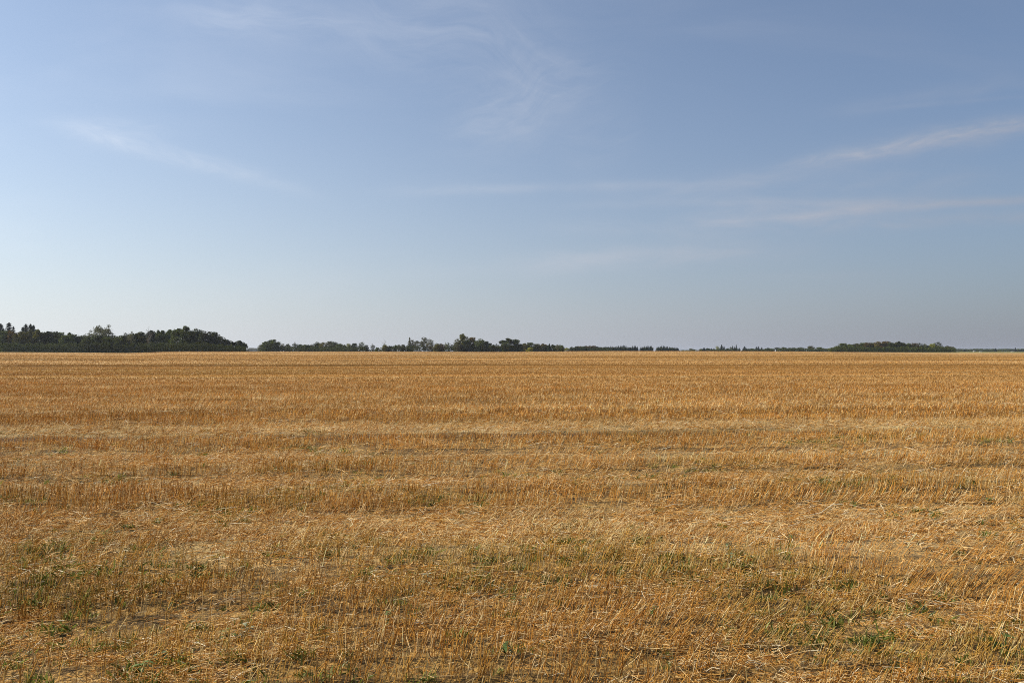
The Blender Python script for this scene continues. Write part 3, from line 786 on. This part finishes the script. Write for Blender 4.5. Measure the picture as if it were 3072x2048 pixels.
# --- right wood
G5 = 'leafy trees of the wood on the right'
for a in [('round', 2496, 22, 1042, 'green', 'low tree where the right wood begins at its left end'),
          ('round', 2512, 26, 1037, 'green', 'tree on the left slope of the right wood'),
          ('round', 2530, 32, 1029, 'green', 'rounded tree at the left corner of the right wood top'),
          ('round', 2552, 30, 1032, 'green', 'tree in the shallow dip right of the left corner of the right wood'),
          ('round', 2572, 28, 1030, 'olive', 'reddish olive tree halfway up the rise of the right wood'),
          ('round', 2687, 22, 1026, 'olive', 'low topped tree just left of the round capped tree in the right wood'),
          ('round', 2700, 30, 1023.5, 'dark', 'round capped dark tree in the right wood just before the notch'),
          ('round', 2722, 26, 1029, 'green', 'green tree in the notch right of the round capped tree'),
          ('round', 2742, 28, 1028, 'rust', 'brownish tree with flat top right of the notch in the right wood'),
          ('airy', 2760, 16, 1027.5, 'dark', 'twiggy dark topped tree right of the flat brownish tree'),
          ('round', 2774, 18, 1031, 'green', 'narrow green tree left of the narrow knob tree in the right wood'),
          ('airy', 2775, 11, 1030, 'grey', 'narrow tree with a small knob top in the right wood'),
          ('round', 2786, 16, 1036, 'green', 'lower green tree in the hollow before the tall tree near the right end'),
          ('round', 2796, 22, 1031, 'yellow', 'yellow green tree left of the tallest tree near the right end of the right wood'),
          ('airy', 2813, 22, 1024.8, 'dark', 'tall open crowned tree near the right end of the right wood'),
          ('round', 2812, 24, 1036, 'olive', 'olive tree below the tall open crowned tree'),
          ('round', 2826, 20, 1040, 'green', 'low green tree right of the tall open crowned tree'),
          ('round', 2845, 28, 1037, 'grey', 'grey green airy tree, next to last of the right wood'),
          ('round', 2856, 20, 1040, 'grey', 'dark grey last tree at the right end of the right wood')]:
    tree(a[0], a[1], a[2], a[3], 820 + R.normal(0, 5), a[4], a[5], G5)
stretch('round', 2590, 2676, [(2590, 1028), (2620, 1025.5), (2645, 1024), (2660, 1024), (2676, 1027)], 29, 822, ['green', 'olive', 'rust', 'green'], 'leafy tree on the long level top of the right wood', 14, 1.7)

# --- brushwood and saplings filling the woods and lining their feet: nobody could count them
def thicket(x0, x1, dist, depth, tops, n, ls, rough=3.0):
    px_ = x0 + (x1 - x0) * R.random(n); dp = dist + depth * R.random(n)
    x = (px_ - 1536) / F * dp; zb = gz_(x, dp, False)
    t = np.interp(px_, [a for a, b in tops], [b for a, b in tops]) + rough * 2 * (fbm(px_ / 9 + dist, dp / 6) - .5) + rough * (vn(px_ / 2.3, dp / 3) - .5)
    top = CAMZ + (HZ - t) / F * dp
    z = zb - .1 + np.maximum(top - zb, .4) * R.random(n) ** .85
    return leafset(np.stack([x, dp, z], 1), ls)
def under(label, mat, parts):
    Vs, Fs, Cs, o_ = [], [], [], 0
    for p in parts:
        v_, f_, c_ = thicket(*p); Vs.append(v_); Fs.append(f_ + o_); Cs.append(c_); o_ += len(v_)
    o = mk('undergrowth', np.concatenate(Vs), np.concatenate(Fs), FM[mat], col=np.concatenate(Cs), kind='stuff'); o['label'] = label; o['category'] = 'undergrowth'
under('dark brushwood filling the left wood and lining its foot', 'dark',
      [(0, 738, 436, 9, [(0, 1030), (600, 1028), (700, 1036), (738, 1040)], 16000, .36, 6), (0, 660, 470, 12, [(0, 1002), (100, 1002), (240, 1014), (330, 1012), (440, 1004), (560, 994), (620, 1002), (660, 1022)], 15000, .5, 4)])
under('low brushwood along the foot of the middle tree line', 'dark',
      [(780, 1100, 645, 14, [(780, 1045), (800, 1040), (1100, 1042)], 6000, .5, 4), (1100, 1150, 650, 10, [(1100, 1047), (1150, 1047)], 500, .4, 2), (1150, 1360, 648, 12, [(1150, 1040), (1250, 1037), (1360, 1040)], 4400, .45, 5),
       (1360, 1570, 645, 14, [(1360, 1036), (1570, 1038)], 5200, .5, 5), (1598, 1692, 690, 10, [(1598, 1040), (1692, 1043)], 2200, .5, 2), (1566, 1600, 700, 8, [(1566, 1038), (1600, 1038)], 800, .5, 2)])
under('low brushwood below the rounded wood and the windbreak rows', 'dark',
      [(1708, 1832, 885, 12, [(1708, 1046), (1740, 1043), (1832, 1045)], 2600, .55, 2), (1832, 1913.5, 958, 6, [(1832, 1043), (1913, 1043)], 3400, .45, 3), (1923, 1960, 958, 6, [(1923, 1043), (1960, 1043)], 1600, .45, 3), (1969.5, 2036, 958, 6, [(1969, 1043), (2036, 1045)], 2600, .45, 3)])
under('low brush between the farmyard trees along the field edge', 'dark',
      [(2036, 2100, 975, 8, [(2036, 1050), (2100, 1049.5)], 500, .4, 1), (2098, 2220, 975, 8, [(2098, 1047), (2220, 1046.5)], 2200, .45, 2), (2231, 2322, 975, 8, [(2231, 1046.5), (2322, 1046.5)], 1900, .45, 2), (2332, 2500, 960, 10, [(2332, 1044.5), (2500, 1046)], 3800, .5, 3)])
under('leafy brush filling the right wood down to the field edge', 'green',
      [(2490, 2866, 803, 12, [(2490, 1047), (2530, 1040), (2840, 1041), (2866, 1048)], 11000, .48, 5), (2505, 2850, 830, 10, [(2505, 1043), (2540, 1034), (2640, 1033), (2700, 1034), (2780, 1038), (2850, 1042)], 6000, .55, 3)])

# --- country beyond the right end of the field
def woodland(x0, x1, dist, topf, n, mat, ls):
    px_ = x0 + (x1 - x0) * R.random(n); dp = dist + R.random(n) * 120
    x = (px_ - 1536) / F * dp; zb = gz_(x, dp, False)
    top = CAMZ + (HZ - topf(px_)) / F * dp
    z = zb + (top - zb) * R.random(n) ** .7
    return leafset(np.stack([x, dp, z], 1), ls)
Vs, Fs, Cs, o_ = [], [], [], 0
for a in [(2855, 3160, 2600, lambda p: 1047.6 - 2.4 * fbm(p / 6, p * 0), 5200, 1.5), (2862, 3160, 1750, lambda p: 1051 - 6 * fbm(p / 6 + 3, p * 0) ** 1.5, 7000, 1.0)]:
    v_, f_, c_ = woodland(a[0], a[1], a[2], a[3], a[4], None, a[5]); Vs.append(v_); Fs.append(f_ + o_); Cs.append(c_); o_ += len(v_)
fw = mk('far_woodland', np.concatenate(Vs), np.concatenate(Fs), FM['dark'], col=np.concatenate(Cs), kind='stuff')
fw['label'] = 'hazy far woodland low on the horizon at the right end'; fw['category'] = 'woodland'
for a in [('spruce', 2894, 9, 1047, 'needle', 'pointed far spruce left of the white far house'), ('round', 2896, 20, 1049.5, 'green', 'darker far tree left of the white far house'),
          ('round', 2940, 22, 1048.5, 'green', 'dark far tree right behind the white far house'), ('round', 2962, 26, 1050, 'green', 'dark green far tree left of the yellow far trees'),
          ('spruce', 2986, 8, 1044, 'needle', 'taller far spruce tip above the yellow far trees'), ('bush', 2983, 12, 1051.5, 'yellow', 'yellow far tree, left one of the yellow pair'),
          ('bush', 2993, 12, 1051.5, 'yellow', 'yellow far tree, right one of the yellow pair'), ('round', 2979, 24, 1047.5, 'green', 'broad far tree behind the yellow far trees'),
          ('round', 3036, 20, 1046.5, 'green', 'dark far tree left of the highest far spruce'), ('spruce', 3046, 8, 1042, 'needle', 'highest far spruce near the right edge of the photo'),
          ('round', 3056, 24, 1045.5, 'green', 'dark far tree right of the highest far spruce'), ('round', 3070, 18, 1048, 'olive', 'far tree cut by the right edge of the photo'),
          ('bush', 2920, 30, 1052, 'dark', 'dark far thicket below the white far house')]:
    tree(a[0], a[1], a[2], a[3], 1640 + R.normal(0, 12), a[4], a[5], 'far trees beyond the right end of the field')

WHITE = plain('white_siding', (.50, .50, .48), (.58, .58, .56)); ROOFL = plain('pale_metal_roof', (.34, .35, .36), (.42, .42, .42), 1.0, .5)
ROOFD = plain('grey_shingle_roof', (.16, .15, .15), (.22, .21, .20)); GLASS = plain('dark_window', (.03, .035, .04), (.05, .055, .06), 1, .2); DOORM = plain('brown_door', (.12, .08, .05), (.16, .11, .07))


def boxV(x0, x1, y0, y1, z0, z1):
    V = np.array([(x, y, z) for z in (z0, z1) for x, y in ((x0, y0), (x1, y0), (x1, y1), (x0, y1))], float)
    return V, np.array([(3, 2, 1, 0), (4, 5, 6, 7), (0, 1, 5, 4), (1, 2, 6, 5), (2, 3, 7, 6), (3, 0, 4, 7)])


def gable(x0, x1, y0, y1, z0, zr, ov=.4, th=.15):
    ym = (y0 + y1) / 2; V = []
    for x in (x0 - ov, x1 + ov):
        V += [(x, y0 - ov, z0), (x, ym, zr), (x, y1 + ov, z0), (x, y1 + ov, z0 - th), (x, ym, zr - th), (x, y0 - ov, z0 - th)]
    Fq = [(i, (i + 1) % 6, 6 + (i + 1) % 6, 6 + i) for i in range(6)] + [(0, 5, 4, 1), (1, 4, 3, 2), (6, 7, 10, 11), (7, 8, 9, 10)]
    return np.array(V, float), np.array(Fq)


def house(px, wpx, dist, hpx_top, label, roof, nm='farm_house', cat='house'):
    x = (px - 1536) / F * dist; zb = float(gz_(x, dist, False)); W = wpx / F * dist; D_ = W * .6
    H = CAMZ + (HZ - hpx_top) / F * dist - zb; wall = H * .62
    e = bpy.data.objects.new(nm, None); C.objects.link(e); e.location = (x, dist, zb); e.rotation_euler = (0, 0, .25)
    e['label'] = label; e['category'] = cat
    mk('wall', *boxV(-W / 2, W / 2, -D_ / 2, D_ / 2, -.3, wall), WHITE, e)
    # gable ends under the roof
    V = np.array([(-W / 2, -D_ / 2, wall), (-W / 2, D_ / 2, wall), (-W / 2, 0, H - .25), (W / 2, -D_ / 2, wall), (W / 2, D_ / 2, wall), (W / 2, 0, H - .25)], float)
    mk('gable_end', V, np.array([(0, 1, 2), (3, 5, 4)]), WHITE, e)
    mk('roof', *gable(-W / 2, W / 2, -D_ / 2, D_ / 2, wall + .02, H), roof, e)
    for i in (-.32, .3):
        mk('window', *boxV(W * i - .5, W * i + .5, -D_ / 2 - .05, -D_ / 2 + .05, wall * .4, wall * .8), GLASS, e)
    mk('door', *boxV(-.5, .5, -D_ / 2 - .06, -D_ / 2 + .04, 0, min(2.1, wall * .85)), DOORM, e)
    return e


house(2226, 7, 1010, 1048.4, 'low white farm house with pale roof among the farmyard spruces', ROOFL)
house(2241, 4, 1000, 1049.4, 'small white shed just right of the broad spruce by the white roofed house', ROOFL, 'shed', 'shed')
house(2090, 8, 1020, 1050.6, 'low pale shed roof barely showing above the field right of the windbreaks', ROOFL, 'shed', 'shed')
house(2923, 8, 1610, 1052.2, 'brightest white far house beyond the right end of the field', ROOFD)
house(2944, 12, 1620, 1053.6, 'long low far barn with pale roof right of the white far house', ROOFL, 'barn', 'barn')
house(3040, 14, 1615, 1053.4, 'long pale far barn near the right edge of the photo', ROOFL, 'barn', 'barn')
# grain bin
e = bpy.data.objects.new('grain_bin', None); C.objects.link(e); x = (2326.5 - 1536) / F * 960; e.location = (x, 960, float(gz_(x, 960, False)))
e['label'] = 'small white round grain bin at the far field edge'; e['category'] = 'grain bin'
hb_ = CAMZ + (HZ - 1048.9) / F * 960 - e.location.z
k = 20; an = np.arange(k) * 2 * math.pi / k; rad = .8
ring = lambda r, z: np.stack([r * np.cos(an), r * np.sin(an), np.full(k, z)], 1)
def lathe(prof): 
    V = np.concatenate([ring(r, z) for r, z in prof]); Fq = []
    for j in range(len(prof) - 1):
        for i in range(k): Fq.append((j * k + i, j * k + (i + 1) % k, (j + 1) * k + (i + 1) % k, (j + 1) * k + i))
    return V, np.array(Fq)
mk('body', *lathe([(rad, -.2), (rad, hb_ * .72)]), WHITE, e); mk('roof', *lathe([(rad * 1.06, hb_ * .72), (.15, hb_ * .97), (.15, hb_), (.01, hb_)]), WHITE, e)
mk('door', *boxV(-.3, .3, -rad - .06, -rad + .1, .1, 1.4), ROOFL, e)

# broad-leaved weeds that stand out near the camera (photo positions at 2352 wide)
def weed(px, py, L, n, col, label):
    dp = (CAMZ) * 1844.5 / (py - 804); x = (px - 1176) / 1844.5 * dp; z = float(gz_(x, dp))
    e = bpy.data.objects.new('weed_plant', None); C.objects.link(e); e.location = (x, dp, z); e['label'] = label; e['category'] = 'weed'; e['group'] = 'broad-leaved weeds in the near stubble'
    L *= .72; n += 5; col = tuple(c * k for c, k in zip(col, (1.15, .98, .75)))
    VV, FF, CC = [], [], []
    st = []
    for i in range(n):
        an = 6.28 * i / n + R.normal(0, .4); h0 = .01 + .06 * R.random(); l = L * (.4 + .8 * R.random()); wd = l * .19; el = .05 + .7 * R.random()
        dr = np.array([math.cos(an) * math.cos(el), math.sin(an) * math.cos(el), math.sin(el)]); sd_ = np.array([-math.sin(an), math.cos(an), 0])
        st.append([(0, 0, -.01), (0, 0, h0 * .6), (dr[0] * .01, dr[1] * .01, h0)])
        base = len(VV)
        for j, (f, w_) in enumerate(((0, .12), (.25, .75), (.5, 1.0), (.75, .7), (1.0, .05))):
            c_ = np.array([0, 0, h0]) + dr * l * f - np.array([0, 0, .45 * l * f * f])
            VV.append(c_ - sd_ * wd * w_ + np.array([0, 0, wd * .25 * w_])); VV.append(c_ + sd_ * wd * w_ + np.array([0, 0, wd * .25 * w_]))
        t = .75 + .5 * R.random()
        CC += [np.array(col) * t] * 10
        for j in range(4): FF.append((base + 2 * j, base + 2 * j + 1, base + 2 * j + 3, base + 2 * j + 2))
    mk('foliage', np.array(VV), np.array(FF), mw, e, col=np.array(CC))
    V, Fq = tubes(np.array(st), np.full((n, 3), .0022)); mk('stem', V, Fq, mw, e, col=np.tile(np.array(col) * .8, (len(V), 1)))


for a in [(525, 1462, .11, 9, (.14, .22, .06), 'bright green leafy weed lower left of centre, largest of the broad-leaved weeds'),
          (566, 1458, .10, 5, (.30, .36, .26), 'pale bluish green weed with one whitish leaf right of the bright green weed'),
          (378, 1505, .08, 6, (.20, .27, .14), 'small dull green weed beside a patch of bare soil at lower left'),
          (980, 1347, .08, 6, (.34, .40, .28), 'weed with two whitish leaves at the centre of the near stubble'),
          (895, 1436, .10, 7, (.17, .25, .09), 'green weed with upright leaves below and left of the whitish leaved weed'),
          (1185, 1395, .07, 6, (.10, .17, .05), 'small dark green weed right of and below the whitish leaved weed'),
          (1678, 1292, .09, 6, (.24, .33, .22), 'blue green weed standing taller than the stubble right of centre'),
          (1672, 1262, .07, 5, (.20, .29, .19), 'smaller blue green weed just above the taller blue green one'),
          (1815, 1242, .09, 8, (.09, .16, .04), 'dark green bushy weed upper right of the blue green ones'),
          (1960, 1168, .10, 7, (.12, .20, .05), 'bright green weed in the stubble band far right of centre'),
          (1160, 1512, .09, 7, (.12, .21, .06), 'green weed near the bottom edge close to the centre line'),
          (330, 1548, .10, 7, (.16, .26, .08), 'green weed at the bottom edge left, just above the frame'),
          (2268, 1155, .10, 8, (.11, .18, .05), 'dark green weed in the stubble near the right edge'),
          (1500, 1420, .08, 8, (.10, .18, .05), 'dark green rosette weed right of centre near the bottom'),
          (2305, 1490, .11, 9, (.10, .18, .05), 'dense dark green weed at the lower right corner')]:
    weed(*a)
print('trees', NT_)

# ------------------------------------------------------------------ haze
hm = bpy.data.materials.new('haze'); hm.use_nodes = True; nt = hm.node_tree; nt.nodes.clear()
pv = nt.nodes.new('ShaderNodeVolumePrincipled'); pv.inputs['Density'].default_value = HAZE_D
pv.inputs['Color'].default_value = (.86, .90, 1.0, 1); pv.inputs['Anisotropy'].default_value = .35
ho = nt.nodes.new('ShaderNodeOutputMaterial'); nt.links.new(pv.outputs[0], ho.inputs['Volume'])
zlo = float(Z.min()) - 1
hz = mk('haze', *boxV(-9200, 9200, -9200, 9200, zlo, 30), hm, kind='stuff')
hz['label'] = 'thin summer haze over the whole field'; hz['category'] = 'haze'
